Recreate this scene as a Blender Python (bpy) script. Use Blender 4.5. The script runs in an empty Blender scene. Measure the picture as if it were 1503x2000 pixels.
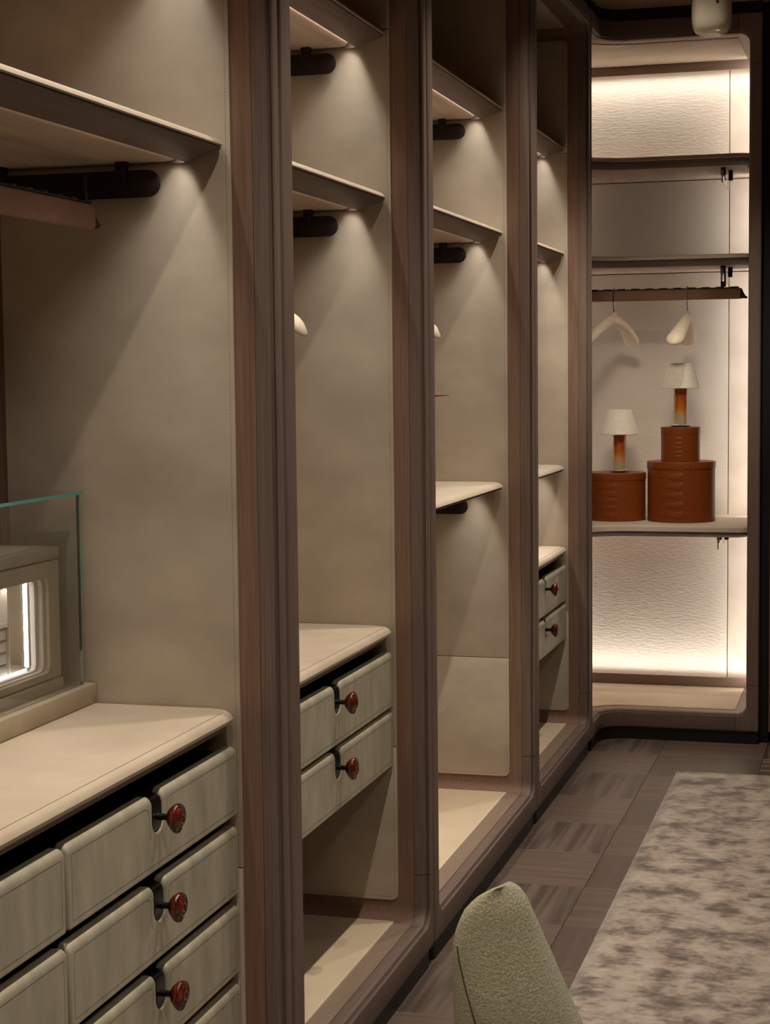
import bpy, bmesh, math, random
from mathutils import Vector, Matrix
random.seed(7)
PI = math.pi
sc = bpy.context.scene
C = sc.collection

# ---------------------------------------------------------------- camera
CX, CH = 1.1038, 1.555
def cam():
    yaw, pit, rol = [math.radians(v) for v in (15.7871, 4.56126, -0.6223)]
    cy, sy, cp, sp = math.cos(yaw), math.sin(yaw), math.cos(pit), math.sin(pit)
    fwd = Vector((-sy*cp, cy*cp, -sp)); right = Vector((cy, sy, 0)); up = right.cross(fwd)
    cr, sr = math.cos(rol), math.sin(rol)
    r2 = cr*right + sr*up; u2 = -sr*right + cr*up
    m = Matrix((r2, u2, -fwd)).transposed().to_4x4(); m.translation = (CX, 0, CH)
    cd = bpy.data.cameras.new('camera'); co = bpy.data.objects.new('camera', cd); C.objects.link(co)
    co.matrix_world = m
    cd.sensor_fit = 'VERTICAL'; cd.sensor_height = 24.0; cd.lens = 24.0*3390.46/2000.0
    cd.clip_start = 0.05; cd.clip_end = 60
    sc.camera = co
cam()
# ---------------------------------------------------------------- world, exposure, lamps
w = bpy.data.worlds.new('World'); sc.world = w; w.use_nodes = True
w.node_tree.nodes['Background'].inputs[0].default_value = (1.0, 0.86, 0.70, 1)
w.node_tree.nodes['Background'].inputs[1].default_value = 0.035
sc.view_settings.view_transform = 'Standard'; sc.view_settings.look = 'None'
sc.view_settings.exposure = 0.2; sc.view_settings.gamma = 1.0; sc.view_settings.use_curve_mapping = False

SPOT_E, LED_E, WASH_E = 58.0, 0.95, 1.9
WARM = (1.0, 0.89, 0.745); WHITE = (1.0, 0.94, 0.85)
def spot(loc, e, ang=95, blend=0.75, tgt=None, col=WARM, r=0.022):
    d = bpy.data.lights.new('ceiling_or_fill_spot', 'SPOT'); d.energy = e; d.spot_size = math.radians(ang); d.spot_blend = blend
    d.color = col; d.shadow_soft_size = r
    o = bpy.data.objects.new('ceiling_or_fill_spot', d); C.objects.link(o); o.location = loc
    if tgt: o.rotation_euler = (Vector(tgt)-Vector(loc)).to_track_quat('-Z', 'Y').to_euler()
    return o
def strip(loc, L, W, e, axis='Y', tilt=0.0, col=WHITE, spread=180, dirv=None):
    d = bpy.data.lights.new('led_or_fill_light', 'AREA'); d.shape = 'RECTANGLE'; d.energy = e; d.color = col
    d.spread = math.radians(spread)
    o = bpy.data.objects.new('led_or_fill_light', d); C.objects.link(o); o.location = loc
    # local x = long axis
    lx = Vector((0,1,0)) if axis == 'Y' else (Vector((1,0,0)) if axis == 'X' else Vector((0,0,1)))
    dz = Vector(dirv if dirv else (0,0,-1)).normalized()
    z = -dz; x = lx; y = z.cross(x).normalized()
    o.matrix_world = Matrix.Translation(loc) @ Matrix((x, y, z)).transposed().to_4x4()
    d.size = L; d.size_y = W
    return o
SPOTS_Y = [0.7, 1.65, 2.6, 3.57, 4.53, 5.5, 6.47]
for yy in SPOTS_Y:
    spot((0.496, yy, 3.03), SPOT_E)
for yy in (0.6, 2.4, 4.2, 6.0):
    spot((1.75, yy, 3.03), 26, ang=150, blend=0.9, r=0.16)  # added fill over the aisle, not real fixtures; lifts drawer fronts and posts

spot((0.35, 5.05, 3.0), 175, ang=21, blend=0.6, tgt=(0.12, 7.6, 1.42), r=0.28)

# ---------------------------------------------------------------- materials
def mk(name):
    m = bpy.data.materials.new(name); m.use_nodes = True
    nt = m.node_tree; b = nt.nodes['Principled BSDF']
    return m, nt, b
def lin(c):
    return tuple(((v/255)/12.92 if v/255 <= 0.04045 else (((v/255)+0.055)/1.055)**2.4) for v in c) + (1,)
def ramp(nt, fac, stops):
    r = nt.nodes.new('ShaderNodeValToRGB'); e = r.color_ramp.elements
    while len(e) < len(stops): e.new(0.5)
    for i, (p, c) in enumerate(stops): e[i].position = p; e[i].color = lin(c)
    nt.links.new(fac, r.inputs[0]); return r.outputs[0]
def noise(nt, vec, scale, detail=4, rough=0.55):
    n = nt.nodes.new('ShaderNodeTexNoise'); n.inputs['Scale'].default_value = scale
    n.inputs['Detail'].default_value = detail; n.inputs['Roughness'].default_value = rough
    nt.links.new(vec, n.inputs['Vector']); return n.outputs['Fac']
def coord(nt, sc3=(1,1,1), kind='Object', rot=(0,0,0)):
    t = nt.nodes.new('ShaderNodeTexCoord'); mp = nt.nodes.new('ShaderNodeMapping')
    mp.inputs['Scale'].default_value = sc3; mp.inputs['Rotation'].default_value = rot
    nt.links.new(t.outputs[kind], mp.inputs['Vector']); return mp.outputs[0]
def bump(nt, b, h, strength, dist=0.002):
    bn = nt.nodes.new('ShaderNodeBump'); bn.inputs['Strength'].default_value = strength; bn.inputs['Distance'].default_value = dist
    nt.links.new(h, bn.inputs['Height']); nt.links.new(bn.outputs[0], b.inputs['Normal'])
def wood(name, c0, c1, axis='Z', rough=0.52, tint=None):
    m, nt, b = mk(name)
    s = {'Z': (110, 110, 1.6), 'Y': (110, 1.6, 110), 'X': (1.6, 110, 110)}[axis]
    v = coord(nt, s); n = noise(nt, v, 3.0, 6, 0.6)
    col = ramp(nt, n, [(0.30, c0), (0.70, c1)])
    nt.links.new(col, b.inputs['Base Color']); b.inputs['Roughness'].default_value = rough
    b.inputs['Specular IOR Level'].default_value = 0.22
    bump(nt, b, n, 0.12, 0.001)
    return m
def leather(name, c0, c1, scale=5.0, rough=0.62, bmp=0.06, stretch=(1,1,1), fine=500):
    m, nt, b = mk(name)
    v = coord(nt, stretch); n = noise(nt, v, scale, 5, 0.6)
    col = ramp(nt, n, [(0.3, c0), (0.7, c1)])
    nt.links.new(col, b.inputs['Base Color']); b.inputs['Roughness'].default_value = rough
    n2 = noise(nt, coord(nt), fine, 3, 0.6); bump(nt, b, n2, bmp, 0.001)
    return m
def plain(name, c, rough=0.5, metal=0.0, **kw):
    m, nt, b = mk(name); b.inputs['Base Color'].default_value = lin(c); b.inputs['Roughness'].default_value = rough
    b.inputs['Metallic'].default_value = metal
    n = noise(nt, coord(nt), 60, 3); r = ramp(nt, n, [(0.2, tuple(max(0, x-5) for x in c)), (0.8, tuple(min(255, x+5) for x in c))])
    nt.links.new(r, b.inputs['Base Color'])
    for k, v in kw.items(): b.inputs[k].default_value = v
    return m
W_STILE = wood('wood_vertical_grain', (108,91,82), (134,115,105), 'Z')
W_RAILY = wood('wood_rail_grain', (102,86,78), (128,110,101), 'Y')
W_RAILX = wood('wood_cross_grain', (92,74,66), (126,106,96), 'X')
W_LINE = wood('wood_lining', (122,95,79), (148,118,101), 'Z', 0.5)
W_BOARD = wood('wood_board', (132,112,96), (156,136,120), 'Y', 0.5)
W_LEDGE = wood('wood_ledge', (128,104,88), (150,126,108), 'X', 0.5)
L_PANEL = leather('panel_leather', (181,167,147), (206,192,171), 3.2, stretch=(1.4,1.4,2.0))
L_COUNTER = leather('counter_leather', (190,172,150), (212,194,172), 4.0)
L_MAT = leather('mat_leather', (212,191,162), (226,206,176), 4.0)
L_DRAWER = leather('drawer_leather', (172,164,144), (202,194,172), 5.0, 0.5, 0.08, stretch=(4,4,1.4))
L_SHELF = leather('shelf_leather', (196,178,158), (214,198,178), 5.0)
L_UNDER = leather('underside_leather', (182,160,144), (208,188,170), 3.0, stretch=(6,1,1))
L_ROD = leather('rod_leather', (150,116,98), (172,138,118), 8.0)
L_CASE = leather('case_leather', (160,146,122), (182,168,142), 6.0)
L_INNER = leather('case_lining', (206,190,174), (222,208,192), 6.0)
BRONZE = plain('dark_bronze', (44,34,30), 0.38, 0.6)
BLACK = plain('black_lacquer', (16,14,14), 0.5)
SEAM = plain('seam_line', (112,100,84), 0.8)  # flat taupe of the drawer seams and the corner backing
STITCH = plain('stitch_thread', (134,118,98), 0.8)
CREAM = plain('cream_lacquer', (240,222,196), 0.4)
CHROME = plain('polished_steel', (200,196,190), 0.18, 1.0)
def emb():
    m, nt, b = mk('embossed_leather')
    n = noise(nt, coord(nt), 2.5, 3); nt.links.new(ramp(nt, n, [(0.3, (200,186,168)), (0.7, (212,199,181))]), b.inputs['Base Color'])
    b.inputs['Roughness'].default_value = 0.6
    n2 = noise(nt, coord(nt, (45, 45, 150)), 1.0, 2, 0.5); bump(nt, b, n2, 0.42, 0.004)
    return m
L_EMB = emb()
def emit(name, col, s):
    m, nt, b = mk(name); b.inputs['Base Color'].default_value = (0.8,0.8,0.8,1)
    b.inputs['Emission Color'].default_value = col+(1,); b.inputs['Emission Strength'].default_value = s
    return m
E_LED = emit('led_diffuser', WHITE, 6.0)
E_WASH = emit('wash_led_diffuser', (1.0,0.95,0.88), 2.0)
E_CASE = emit('case_led', (0.86, 0.93, 1.0), 2.6)
def glassm(name, col=(0.985,1.0,0.99), rough=0.0, ior=1.45):
    m, nt, b = mk(name); b.inputs['Base Color'].default_value = col+(1,); b.inputs['Transmission Weight'].default_value = 1
    b.inputs['Roughness'].default_value = rough; b.inputs['IOR'].default_value = ior
    return m
GLASS = glassm('clear_glass')
G_EDGE = plain('glass_edge', (90,150,146), 0.12)
def ambg():
    m, nt, b = mk('amber_glass')
    t = nt.nodes.new('ShaderNodeTexCoord'); sx = nt.nodes.new('ShaderNodeSeparateXYZ'); nt.links.new(t.outputs['Generated'], sx.inputs[0])
    n = noise(nt, coord(nt), 22, 4); ad = nt.nodes.new('ShaderNodeMath'); ad.operation = 'MULTIPLY_ADD'; ad.inputs[1].default_value = 0.5
    nt.links.new(n, ad.inputs[0]); nt.links.new(sx.outputs[2], ad.inputs[2])
    nt.links.new(ramp(nt, ad.outputs[0], [(0.30, (240,226,190)), (0.60, (240,160,50)), (0.9, (214,104,24)), (1.0, (226,130,40))]), b.inputs['Base Color'])
    b.inputs['Roughness'].default_value = 0.3
    return m
AMBER = ambg()
def knobm():
    m, nt, b = mk('carved_red_horn')
    n = noise(nt, coord(nt), 60, 4); nt.links.new(ramp(nt, n, [(0.35, (58,18,14)), (0.6, (104,34,20)), (0.78, (176,84,36))]), b.inputs['Base Color'])
    b.inputs['Roughness'].default_value = 0.2; b.inputs['Coat Weight'].default_value = 0.6
    pass
    return m
KNOB = knobm()
BOXW = wood('bent_cherry_wood', (104,48,16), (140,72,28), 'X', 0.35)
def shadem():
    m, nt, b = mk('linen_shade'); v = coord(nt, (60,60,420)); n = noise(nt, v, 1.0, 3)
    nt.links.new(ramp(nt, n, [(0.3, (226,216,196)), (0.7, (248,240,222))]), b.inputs['Base Color']); b.inputs['Roughness'].default_value = 0.9
    bump(nt, b, n, 0.5, 0.001); return m
LINEN = shadem()
def boucle():
    m, nt, b = mk('boucle_fabric'); v = coord(nt, (1,1,1)); n = noise(nt, v, 240, 4, 0.7); n2 = noise(nt, v, 8, 3)
    nt.links.new(ramp(nt, n, [(0.3, (172,163,128)), (0.7, (224,216,180))]), b.inputs['Base Color']); b.inputs['Roughness'].default_value = 0.95
    b.inputs['Sheen Weight'].default_value = 0.3
    bump(nt, b, n, 0.9, 0.006); return m
BOUCLE = boucle()
def rugm():
    m, nt, b = mk('velvet_rug'); n = noise(nt, coord(nt, (4.6, 4.2, 1)), 1.9, 7, 0.60)
    n2 = noise(nt, coord(nt, (14, 24, 1)), 1.6, 4, 0.7)
    mx = nt.nodes.new('ShaderNodeMath'); mx.operation = 'MULTIPLY_ADD'; mx.inputs[1].default_value = 0.45
    nt.links.new(n2, mx.inputs[0]); nt.links.new(n, mx.inputs[2])
    nt.links.new(ramp(nt, mx.outputs[0], [(0.57, (88,73,64)), (0.66, (128,111,100)), (0.76, (168,152,138)), (0.90, (190,176,160))]), b.inputs['Base Color'])
    b.inputs['Roughness'].default_value = 0.85; b.inputs['Sheen Weight'].default_value = 0.5
    bump(nt, b, mx.outputs[0], 0.5, 0.006); return m
RUG = rugm()
def tilem(name, axis, c0, c1, contrast):
    m, nt, b = mk(name)
    s = (1.0, 26, 1) if axis == 'X' else (26, 1.0, 1)
    n = noise(nt, coord(nt, s), 1.0, 3, 0.5)
    n2 = noise(nt, coord(nt, tuple(k*6 if k > 1 else k for k in s)), 1.0, 3, 0.5)
    mx = nt.nodes.new('ShaderNodeMath'); mx.operation = 'MULTIPLY_ADD'; mx.inputs[1].default_value = 0.2
    nt.links.new(n2, mx.inputs[0]); nt.links.new(n, mx.inputs[2])
    nt.links.new(ramp(nt, mx.outputs[0], [(0.6-contrast, c0), (0.6+contrast, c1)]), b.inputs['Base Color'])
    b.inputs['Roughness'].default_value = 0.45; return m
T_X = [tilem('floor_veneer_cross_%s' % 'abc'[i], 'X', c0, c1, k) for i, (c0, c1, k) in enumerate([((92,76,66),(112,94,82),.16), ((84,68,58),(132,112,98),.05), ((88,72,62),(108,90,78),.14)])]
T_Y = [tilem('floor_veneer_long_%s' % 'abc'[i], 'Y', c0, c1, k) for i, (c0, c1, k) in enumerate([((76,62,54),(106,90,80),.08), ((66,54,47),(110,93,82),.05), ((80,66,57),(96,80,70),.2)])]
CEIL = plain('ceiling_paint', (140,118,92), 0.9)
WALLM = plain('wall_paint', (150,132,112), 0.9)

# ---------------------------------------------------------------- helpers
def wloc(p):
    v = Vector((0,0,0))
    while p: v += p.location; p = p.parent
    return v
def obj(name, bm, m, parent=None, smooth=True, local=False, angle=35):
    me = bpy.data.meshes.new(name)
    bmesh.ops.recalc_face_normals(bm, faces=bm.faces)
    if parent and not local:
        bmesh.ops.translate(bm, verts=bm.verts, vec=-wloc(parent))
    bm.to_mesh(me); bm.free()
    if smooth and len(me.polygons):
        me.polygons.foreach_set('use_smooth', [True]*len(me.polygons))
        try: me.set_sharp_from_angle(angle=math.radians(angle))
        except Exception: pass
    me.materials.append(m)
    o = bpy.data.objects.new(name, me); C.objects.link(o)
    if parent: o.parent = parent
    return o
def thing(name, label, cat, loc=(0,0,0), group=None, rotz=0):
    o = bpy.data.objects.new(name, None); C.objects.link(o); o.location = loc; o.rotation_euler = (0,0,rotz)
    o.empty_display_size = 0.05
    o['label'] = label; o['category'] = cat
    if group: o['group'] = group
    return o
def tag(o, label, cat, group=None):
    o['label'] = label; o['category'] = cat
    if group: o['group'] = group
    return o
def box_bm(lo, hi, bev=0.0, seg=2, bm=None):
    b = bmesh.new()
    bmesh.ops.create_cube(b, size=1)
    bmesh.ops.scale(b, vec=[hi[i]-lo[i] for i in range(3)], verts=b.verts)
    bmesh.ops.translate(b, vec=[(hi[i]+lo[i])/2 for i in range(3)], verts=b.verts)
    if bev > 0: bmesh.ops.bevel(b, geom=b.edges[:], offset=bev, segments=seg, affect='EDGES', profile=0.5)
    if bm is not None:
        me = bpy.data.meshes.new('t'); b.to_mesh(me); b.free(); bm.from_mesh(me); bpy.data.meshes.remove(me); return bm
    return b
def box(name, lo, hi, m, parent=None, bev=0.0, seg=2, **k):
    return obj(name, box_bm(lo, hi, bev, seg), m, parent, **k)
def loft(rings, closed_ring=True, cap=True, bm=None, close_path=False):
    b = bm or bmesh.new(); R = [[b.verts.new(p) for p in r] for r in rings]
    n = len(R[0]); pairs = list(zip(R, R[1:])) + ([(R[-1], R[0])] if close_path else [])
    for a, c in pairs:
        for i in range(n if closed_ring else n-1):
            j = (i+1) % n
            try: b.faces.new((a[i], a[j], c[j], c[i]))
            except ValueError: pass
    if cap and closed_ring and not close_path:
        b.faces.new(R[0][::-1]); b.faces.new(R[-1])
    return b
def lathe(prof, n=32, c=(0,0,0), axis='Z', sx=1, sy=1, cap=True):
    rings = []
    for r, h in prof:
        ring = []
        for i in range(n):
            a = 2*PI*i/n; u, v = r*math.cos(a)*sx, r*math.sin(a)*sy
            p = {'Z': (u, v, h), 'X': (h, u, v), 'Y': (v, h, u)}[axis]
            ring.append((c[0]+p[0], c[1]+p[1], c[2]+p[2]))
        rings.append(ring)
    return loft(rings, True, cap)
def tube(pts, r, n=8, bm=None):
    rings = []
    pts = [Vector(p) for p in pts]
    for i, p in enumerate(pts):
        d = (pts[min(i+1, len(pts)-1)]-pts[max(i-1, 0)]).normalized()
        a = d.cross(Vector((0.3,0.1,1))).normalized(); bb = d.cross(a).normalized()
        rr = r[i] if isinstance(r, (list, tuple)) else r
        rings.append([tuple(p + a*rr*math.cos(2*PI*k/n) + bb*rr*math.sin(2*PI*k/n)) for k in range(n)])
    return loft(rings, bm=bm)
def poly_extrude(pts2, f0, f1, bev=0.0, seg=2):
    """pts2 outline, f0/f1 map 2D point to 3D for the two faces"""
    b = bmesh.new(); A = [b.verts.new(f0(p)) for p in pts2]; B = [b.verts.new(f1(p)) for p in pts2]
    fa = b.faces.new(A); fb = b.faces.new(B[::-1]); n = len(A)
    for i in range(n): b.faces.new((A[i], B[i], B[(i+1) % n], A[(i+1) % n]))
    if bev: bmesh.ops.bevel(b, geom=list(fb.edges)+([]), offset=bev, segments=seg, affect='EDGES', profile=0.5)
    return b
def rrect(a0, a1, b0, b1, r, n=6, corners=(1,1,1,1)):
    """outline of rounded rectangle, corners: (a0b0, a1b0, a1b1, a0b1)"""
    out = []
    for k, (ca, cb, st) in enumerate(((a0, b0, PI), (a1, b0, 1.5*PI), (a1, b1, 0), (a0, b1, 0.5*PI))):
        if not corners[k]: out.append((ca, cb)); continue
        oa = ca + (r if ca == a0 else -r); ob = cb + (r if cb == b0 else -r)
        for i in range(n+1):
            t = st + 0.5*PI*i/n; out.append((oa + r*math.cos(t), ob + r*math.sin(t)))
    return out

# ---------------------------------------------------------------- setting
ZC = 3.035
fl = box('floor', (-0.75, -2.2, -0.06), (3.3, 8.1, -0.006), plain('joint_filler', (46,37,32), 0.8)); fl['kind'] = 'structure'
ys = [2.86, 3.235, 3.61, 3.985, 4.36, 4.736, 5.11, 5.483, 5.856, 6.234, 6.62, 6.995, 7.37]
y0 = 2.86
while y0 > -2.0: y0 -= 0.375; ys.insert(0, y0)
xs = [-0.14, 0.2725, 0.686, 1.10, 1.513, 1.926, 2.34, 2.753, 3.17]
tcache = {}
for i in range(len(xs)-1):
    for j in range(len(ys)-1):
        yb = ys[j+1]
        if xs[i] > 0.9 and ys[j] < 6.6 and random.random() < 0: continue
        k = (i + (len(ys)-2-j)) % 2     # last row (7.0-7.37) col 0
        mats = T_Y if k == 0 else T_X
        mm = mats[(i*5 + j*3) % 3]
        bm = box_bm((xs[i]+.0006, ys[j]+.0006, -0.008), (xs[i+1]-.0006, yb-.0006, 0.0), 0.0006, 1)
        cx0, cy0 = (xs[i]+xs[i+1])/2, (ys[j]+yb)/2
        bmesh.ops.translate(bm, verts=bm.verts, vec=(-cx0, -cy0, 0))
        o = obj('floor_tile', bm, mm, fl, smooth=False, local=True)
        o.location = (cx0, cy0, 0)
s = box('ceiling', (-0.75, -2.2, ZC), (3.3, 8.1, ZC+0.08), CEIL); s['kind'] = 'structure'
s = box('wall_left', (-0.80, -2.2, -0.06), (-0.72, 8.1, ZC+0.08), WALLM); s['kind'] = 'structure'
s = box('wall_right', (3.3, -2.2, -0.06), (3.38, 8.1, ZC+0.08), WALLM); s['kind'] = 'structure'
s = box('wall_end', (-0.80, 8.1, -0.06), (3.38, 8.18, ZC+0.08), WALLM); s['kind'] = 'structure'
s = box('wall_back', (-0.80, -2.28, -0.06), (3.38, -2.2, ZC+0.08), WALLM); s['kind'] = 'structure'
# recessed downlight rings
DLL = ['recessed ceiling downlight farthest behind the camera', 'recessed ceiling downlight above the start of the nearest bay', 'recessed ceiling downlight above the drawers of the nearest bay', 'recessed ceiling downlight above the left part of the second bay', 'recessed ceiling downlight above the left part of the third bay', 'recessed ceiling downlight above the right part of the third bay', 'recessed ceiling downlight above the fourth and farthest bay']
for yy, lab in zip(SPOTS_Y, DLL):
    t = thing('downlight', lab, 'light', (0.496, yy, ZC), 'ceiling downlights before the wardrobes')
    obj('trim_ring', lathe([(0.022,0.0),(0.024,-0.004),(0.036,-0.004),(0.038,0.0)], 24, (0,0,-0.001), cap=False), BLACK, t, local=True)

# ---------------------------------------------------------------- frames
Z0, Z1 = 0.051, 2.990          # underside / top of the frame
ZB, ZT = 0.117, 2.917          # bead lines
ZS0, ZS1 = 0.249, 2.785        # joints in the stiles
RI, RO = 0.046, 0.010
PROF_IN = [(-.0045,0),(-.0015,-.0006),(0,-.0028),(-.0006,-.005),(-.0045,-.0068),(-.0055,-.0088),(-.0035,-.0108),(.001,-.0112),(.0048,-.0128),(.0065,-.0175),(.0065,-.0425)]
def frame(parent, mp, S0, S1, wl=0.055, wr=0.032, dens=False, mat_rail=W_RAILY):
    """front frame of a module as separate stiles, rails and corner blocks; mp(s, depth, z) -> 3D"""
    si0, si1 = S0+wl, S1-wr
    cut0, cut1 = si0+0.048, si1-0.048   # joints in the rails
    def stations(piece):
        st = []
        nd = 40 if dens else 1
        if piece == 'bot':
            for i in range(nd+1):
                a = cut0+.0009+(cut1-cut0-.0018)*i/nd; st.append((a, ZB, 0, 1, a, Z0))
        elif piece == 'top':
            for i in range(nd+1):
                a = cut0+.0009+(cut1-cut0-.0018)*i/nd; st.append((a, ZT, 0, -1, a, Z1))
        elif piece == 'L':
            for z in (ZS0+.0009, ZS1-.0009): st.append((si0, z, 1, 0, S0, z))
        elif piece == 'R':
            for z in (ZS0+.0009, ZS1-.0009): st.append((si1, z, -1, 0, S1, z))
        else:
            left = piece[1] == 'L'; bot = piece[0] == 'b'
            sx = 1 if left else -1; sz = 1 if bot else -1
            si, so = (si0, S0) if left else (si1, S1)
            zb, zo = (ZB, Z0) if bot else (ZT, Z1)
            zc = ZS0-.0009 if bot else ZS1+.0009; cs = cut0-.0009 if left else cut1+.0009
            st.append((si, zc, sx, 0, so, zc)); n = 8
            for i in range(n+1):
                a = 0.5*PI*i/n
                ci, cz = si+sx*RI, zb+sz*RI; oi, oz = so+sx*RO, zo+sz*RO
                st.append((ci-sx*RI*math.cos(a), cz-sz*RI*math.sin(a), sx*math.cos(a), sz*math.sin(a), oi-sx*RO*math.cos(a), oz-sz*RO*math.sin(a)))
            st.append((cs, zb, 0, sz, cs, zo))
        return st
    for piece, nm, mt in (('bot','rail',mat_rail),('top','rail',mat_rail),('L','stile',W_STILE),('R','stile',W_STILE),('bL','corner_block',W_STILE),('bR','corner_block',W_STILE),('tL','corner_block',W_STILE),('tR','corner_block',W_STILE)):
        rings = []
        for (s_, z_, nx, nz, so, zo) in stations(piece):
            ring = [(so, -.0425, zo), (so, -.008, zo)]
            for (d, x) in ((.0012, -.003), (.004, -.0008), (.008, 0)): ring.append((so+nx*d, x, zo+nz*d))
            for (d, x) in PROF_IN: ring.append((s_+nx*d, x, z_+nz*d))
            rings.append([mp(a, x, z) for a, x, z in ring])
        obj(nm, loft(rings), mt, parent, angle=40)
    # added black backing behind each joint, keeps the gap dark and stops light leaks
    for sm in ('L0','L1','R0','R1','b0','b1','t0','t1'):
        if sm[0] in 'LR':
            zj = ZS0 if sm[1] == '0' else ZS1; si, so, nx = (si0, S0, 1) if sm[0] == 'L' else (si1, S1, -1)
            st = [(si, zj-.005, nx, 0, so, zj-.005), (si, zj+.005, nx, 0, so, zj+.005)]
        else:
            cj = cut0 if sm[1] == '0' else cut1; zi, zo, nz = (ZB, Z0, 1) if sm[0] == 'b' else (ZT, Z1, -1)
            st = [(cj-.005, zi, 0, nz, cj-.005, zo), (cj+.005, zi, 0, nz, cj+.005, zo)]
        e = .0014; rings = []
        for (s_, z_, nx, nz, so, zo) in st:
            ring = [(so+nx*e, -.0415, zo+nz*e), (so+nx*e, -.009, zo+nz*e), (so+nx*.006, -e, zo+nz*.006)]
            for (d, x) in PROF_IN: ring.append((s_+nx*(d-e), min(x-e*.6, -.0014), z_+nz*(d-e)))
            ring[-1] = (s_+nx*(.0065-e), -.0415, z_+nz*(.0065-e))
            rings.append([mp(a, x, z) for a, x, z in ring])
        obj('joint_light_stop', loft(rings), BLACK, parent, angle=40)
    return si0, si1
def liner_ring(si0, si1, off=.0065, r=None):
    r = RI-off if r is None else r
    return rrect(si0+off, si1-off, ZB+off, ZT-off, r, 8)
def stitch_line(parent, pts, mp2, nrm=0.0006, pitch=0.0065, ln=0.0036, w=0.0005):
    bm = bmesh.new()
    for (a, b_) in zip(pts, pts[1:]):
        L = math.dist(a, b_); n = int(L/pitch)
        if n < 1: continue
        ux, uz = (b_[0]-a[0])/L, (b_[1]-a[1])/L
        for i in range(n):
            t = (i+0.2)*pitch
            p, q = (a[0]+ux*t, a[1]+uz*t), (a[0]+ux*(t+ln), a[1]+uz*(t+ln))
            vs = [bm.verts.new(mp2(x, y)) for x, y in ((p[0]-uz*w, p[1]+ux*w), (p[0]+uz*w, p[1]-ux*w), (q[0]+uz*w, q[1]-ux*w), (q[0]-uz*w, q[1]+ux*w))]
            bm.faces.new(vs)
    o = obj('stitching', bm, STITCH, parent, smooth=False); o['kind'] = 'stuff'; return o

XB = -0.60   # interior depth
def bay(name_label, Y0, Y1, wl=0.055, wr=0.032, group=None):
    t = thing('wardrobe_bay', name_label, 'wardrobe', (0, Y0, 0), group)
    mp = lambda s_, d, z: (d, s_, z)
    si0, si1 = frame(t, mp, Y0, Y1, wl, wr)
    # dark backing strip behind the joints
    ring = liner_ring(si0, si1, .0085, RI-.0085)
    # lining (boards) and outer shell
    rr = liner_ring(si0, si1); rings = [[(x, a, z) for a, z in rr] for x in (-.0435, -.06, XB-.03)]
    rg2 = [(x, a, z) for x in (XB-.03, -.06, -.0435) for a, z in ()]
    bm = loft(rings, True, False)
    outer = rrect(Y0+.001, Y1-.001, Z0+.001, Z1-.001, .008, 8)
    ro = [[(x, a, z) for a, z in outer] for x in (-.0435, XB-.045)]
    loft(ro, True, False, bm=bm)
    # bridge front between inner and outer
    bm2 = bmesh.new()
    A = [bm2.verts.new((-.0435, a, z)) for a, z in rr]; B = [bm2.verts.new((-.0435, a, z)) for a, z in outer]
    for i in range(len(A)): bm2.faces.new((A[i], A[(i+1) % len(A)], B[(i+1) % len(A)], B[i]))
    me = bpy.data.meshes.new('t'); bm2.to_mesh(me); bm2.free(); bm.from_mesh(me); bpy.data.meshes.remove(me)
    obj('lining', bm, W_LINE, t)
    box('back_panel', (XB-.044, Y0+.002, Z0+.002), (XB-.0255, Y1-.002, Z1-.002), L_PANEL, t)
    # leather side panels, three to each side
    for side in (1, -1):
        yw = si1-.0065 if side == 1 else si0+.0065
        for k, (za, zb, cr) in enumerate(((.178, .5855, (0,1,0,0)), (.5875, 2.420, (0,0,0,0)), (2.422, 2.860, (0,0,1,0)))):
            xa, xb = -.575, -.0855
            ol = rrect(xa, xb, za, zb, .018, 5, (cr[1], cr[1], cr[2], cr[2]))
            bm = poly_extrude(ol, lambda p: (p[0], yw+side*.0, p[1]), lambda p: (p[0], yw-side*.0045, p[1]), .0014, 2)
            o = obj('side_panel', bm, L_PANEL, t)
            if side == 1:
                i = .0088; r_ = .012
                stitch_line(o, [(xb-i, zb-(i if k == 2 else 0)), (xb-i, za+(i if k == 0 else 0))], lambda a, b_: (a, yw-side*.00475, b_))
                if k == 0: stitch_line(o, [(xb-i, za+i), (xa+i, za+i)], lambda a, b_: (a, yw-side*.00475, b_))
        # wooden back edge strip of the side
    obj('bottom_board', poly_extrude(rrect(-.598, -.0436, si0+.034, si1-.034, .002, 1), lambda p: (p[0], p[1], ZB+.0062), lambda p: (p[0], p[1], ZB+.0073)), W_BOARD, t)
    # floor and ceiling mats
    for z, up in ((ZB+.0065, 1), (ZT-.0065, -1)):
        bm = poly_extrude(rrect(-.585, -.092, si0+.0215, si1-.0215, .012, 4), lambda p: (p[0], p[1], z), lambda p: (p[0], p[1], z+up*.0040), .001, 2)
        obj('floor_mat' if up == 1 else 'top_mat', bm, L_MAT if up == 1 else L_PANEL, t)
    # black plinth and top filler
    obj('plinth', poly_extrude(rrect(-.60, -.0078, Y0+.012, Y1-.012, .02, 5), lambda p: (p[0], p[1], .0), lambda p: (p[0], p[1], Z0+.001)), BLACK, t)
    obj('top_filler', poly_extrude(rrect(-.60, -.0078, Y0+.002, Y1-.002, .02, 5), lambda p: (p[0], p[1], Z1-.001), lambda p: (p[0], p[1], ZC)), BLACK, t)
    t['si'] = 0; del t['si']
    return t, si0+.011, si1-.011

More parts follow.
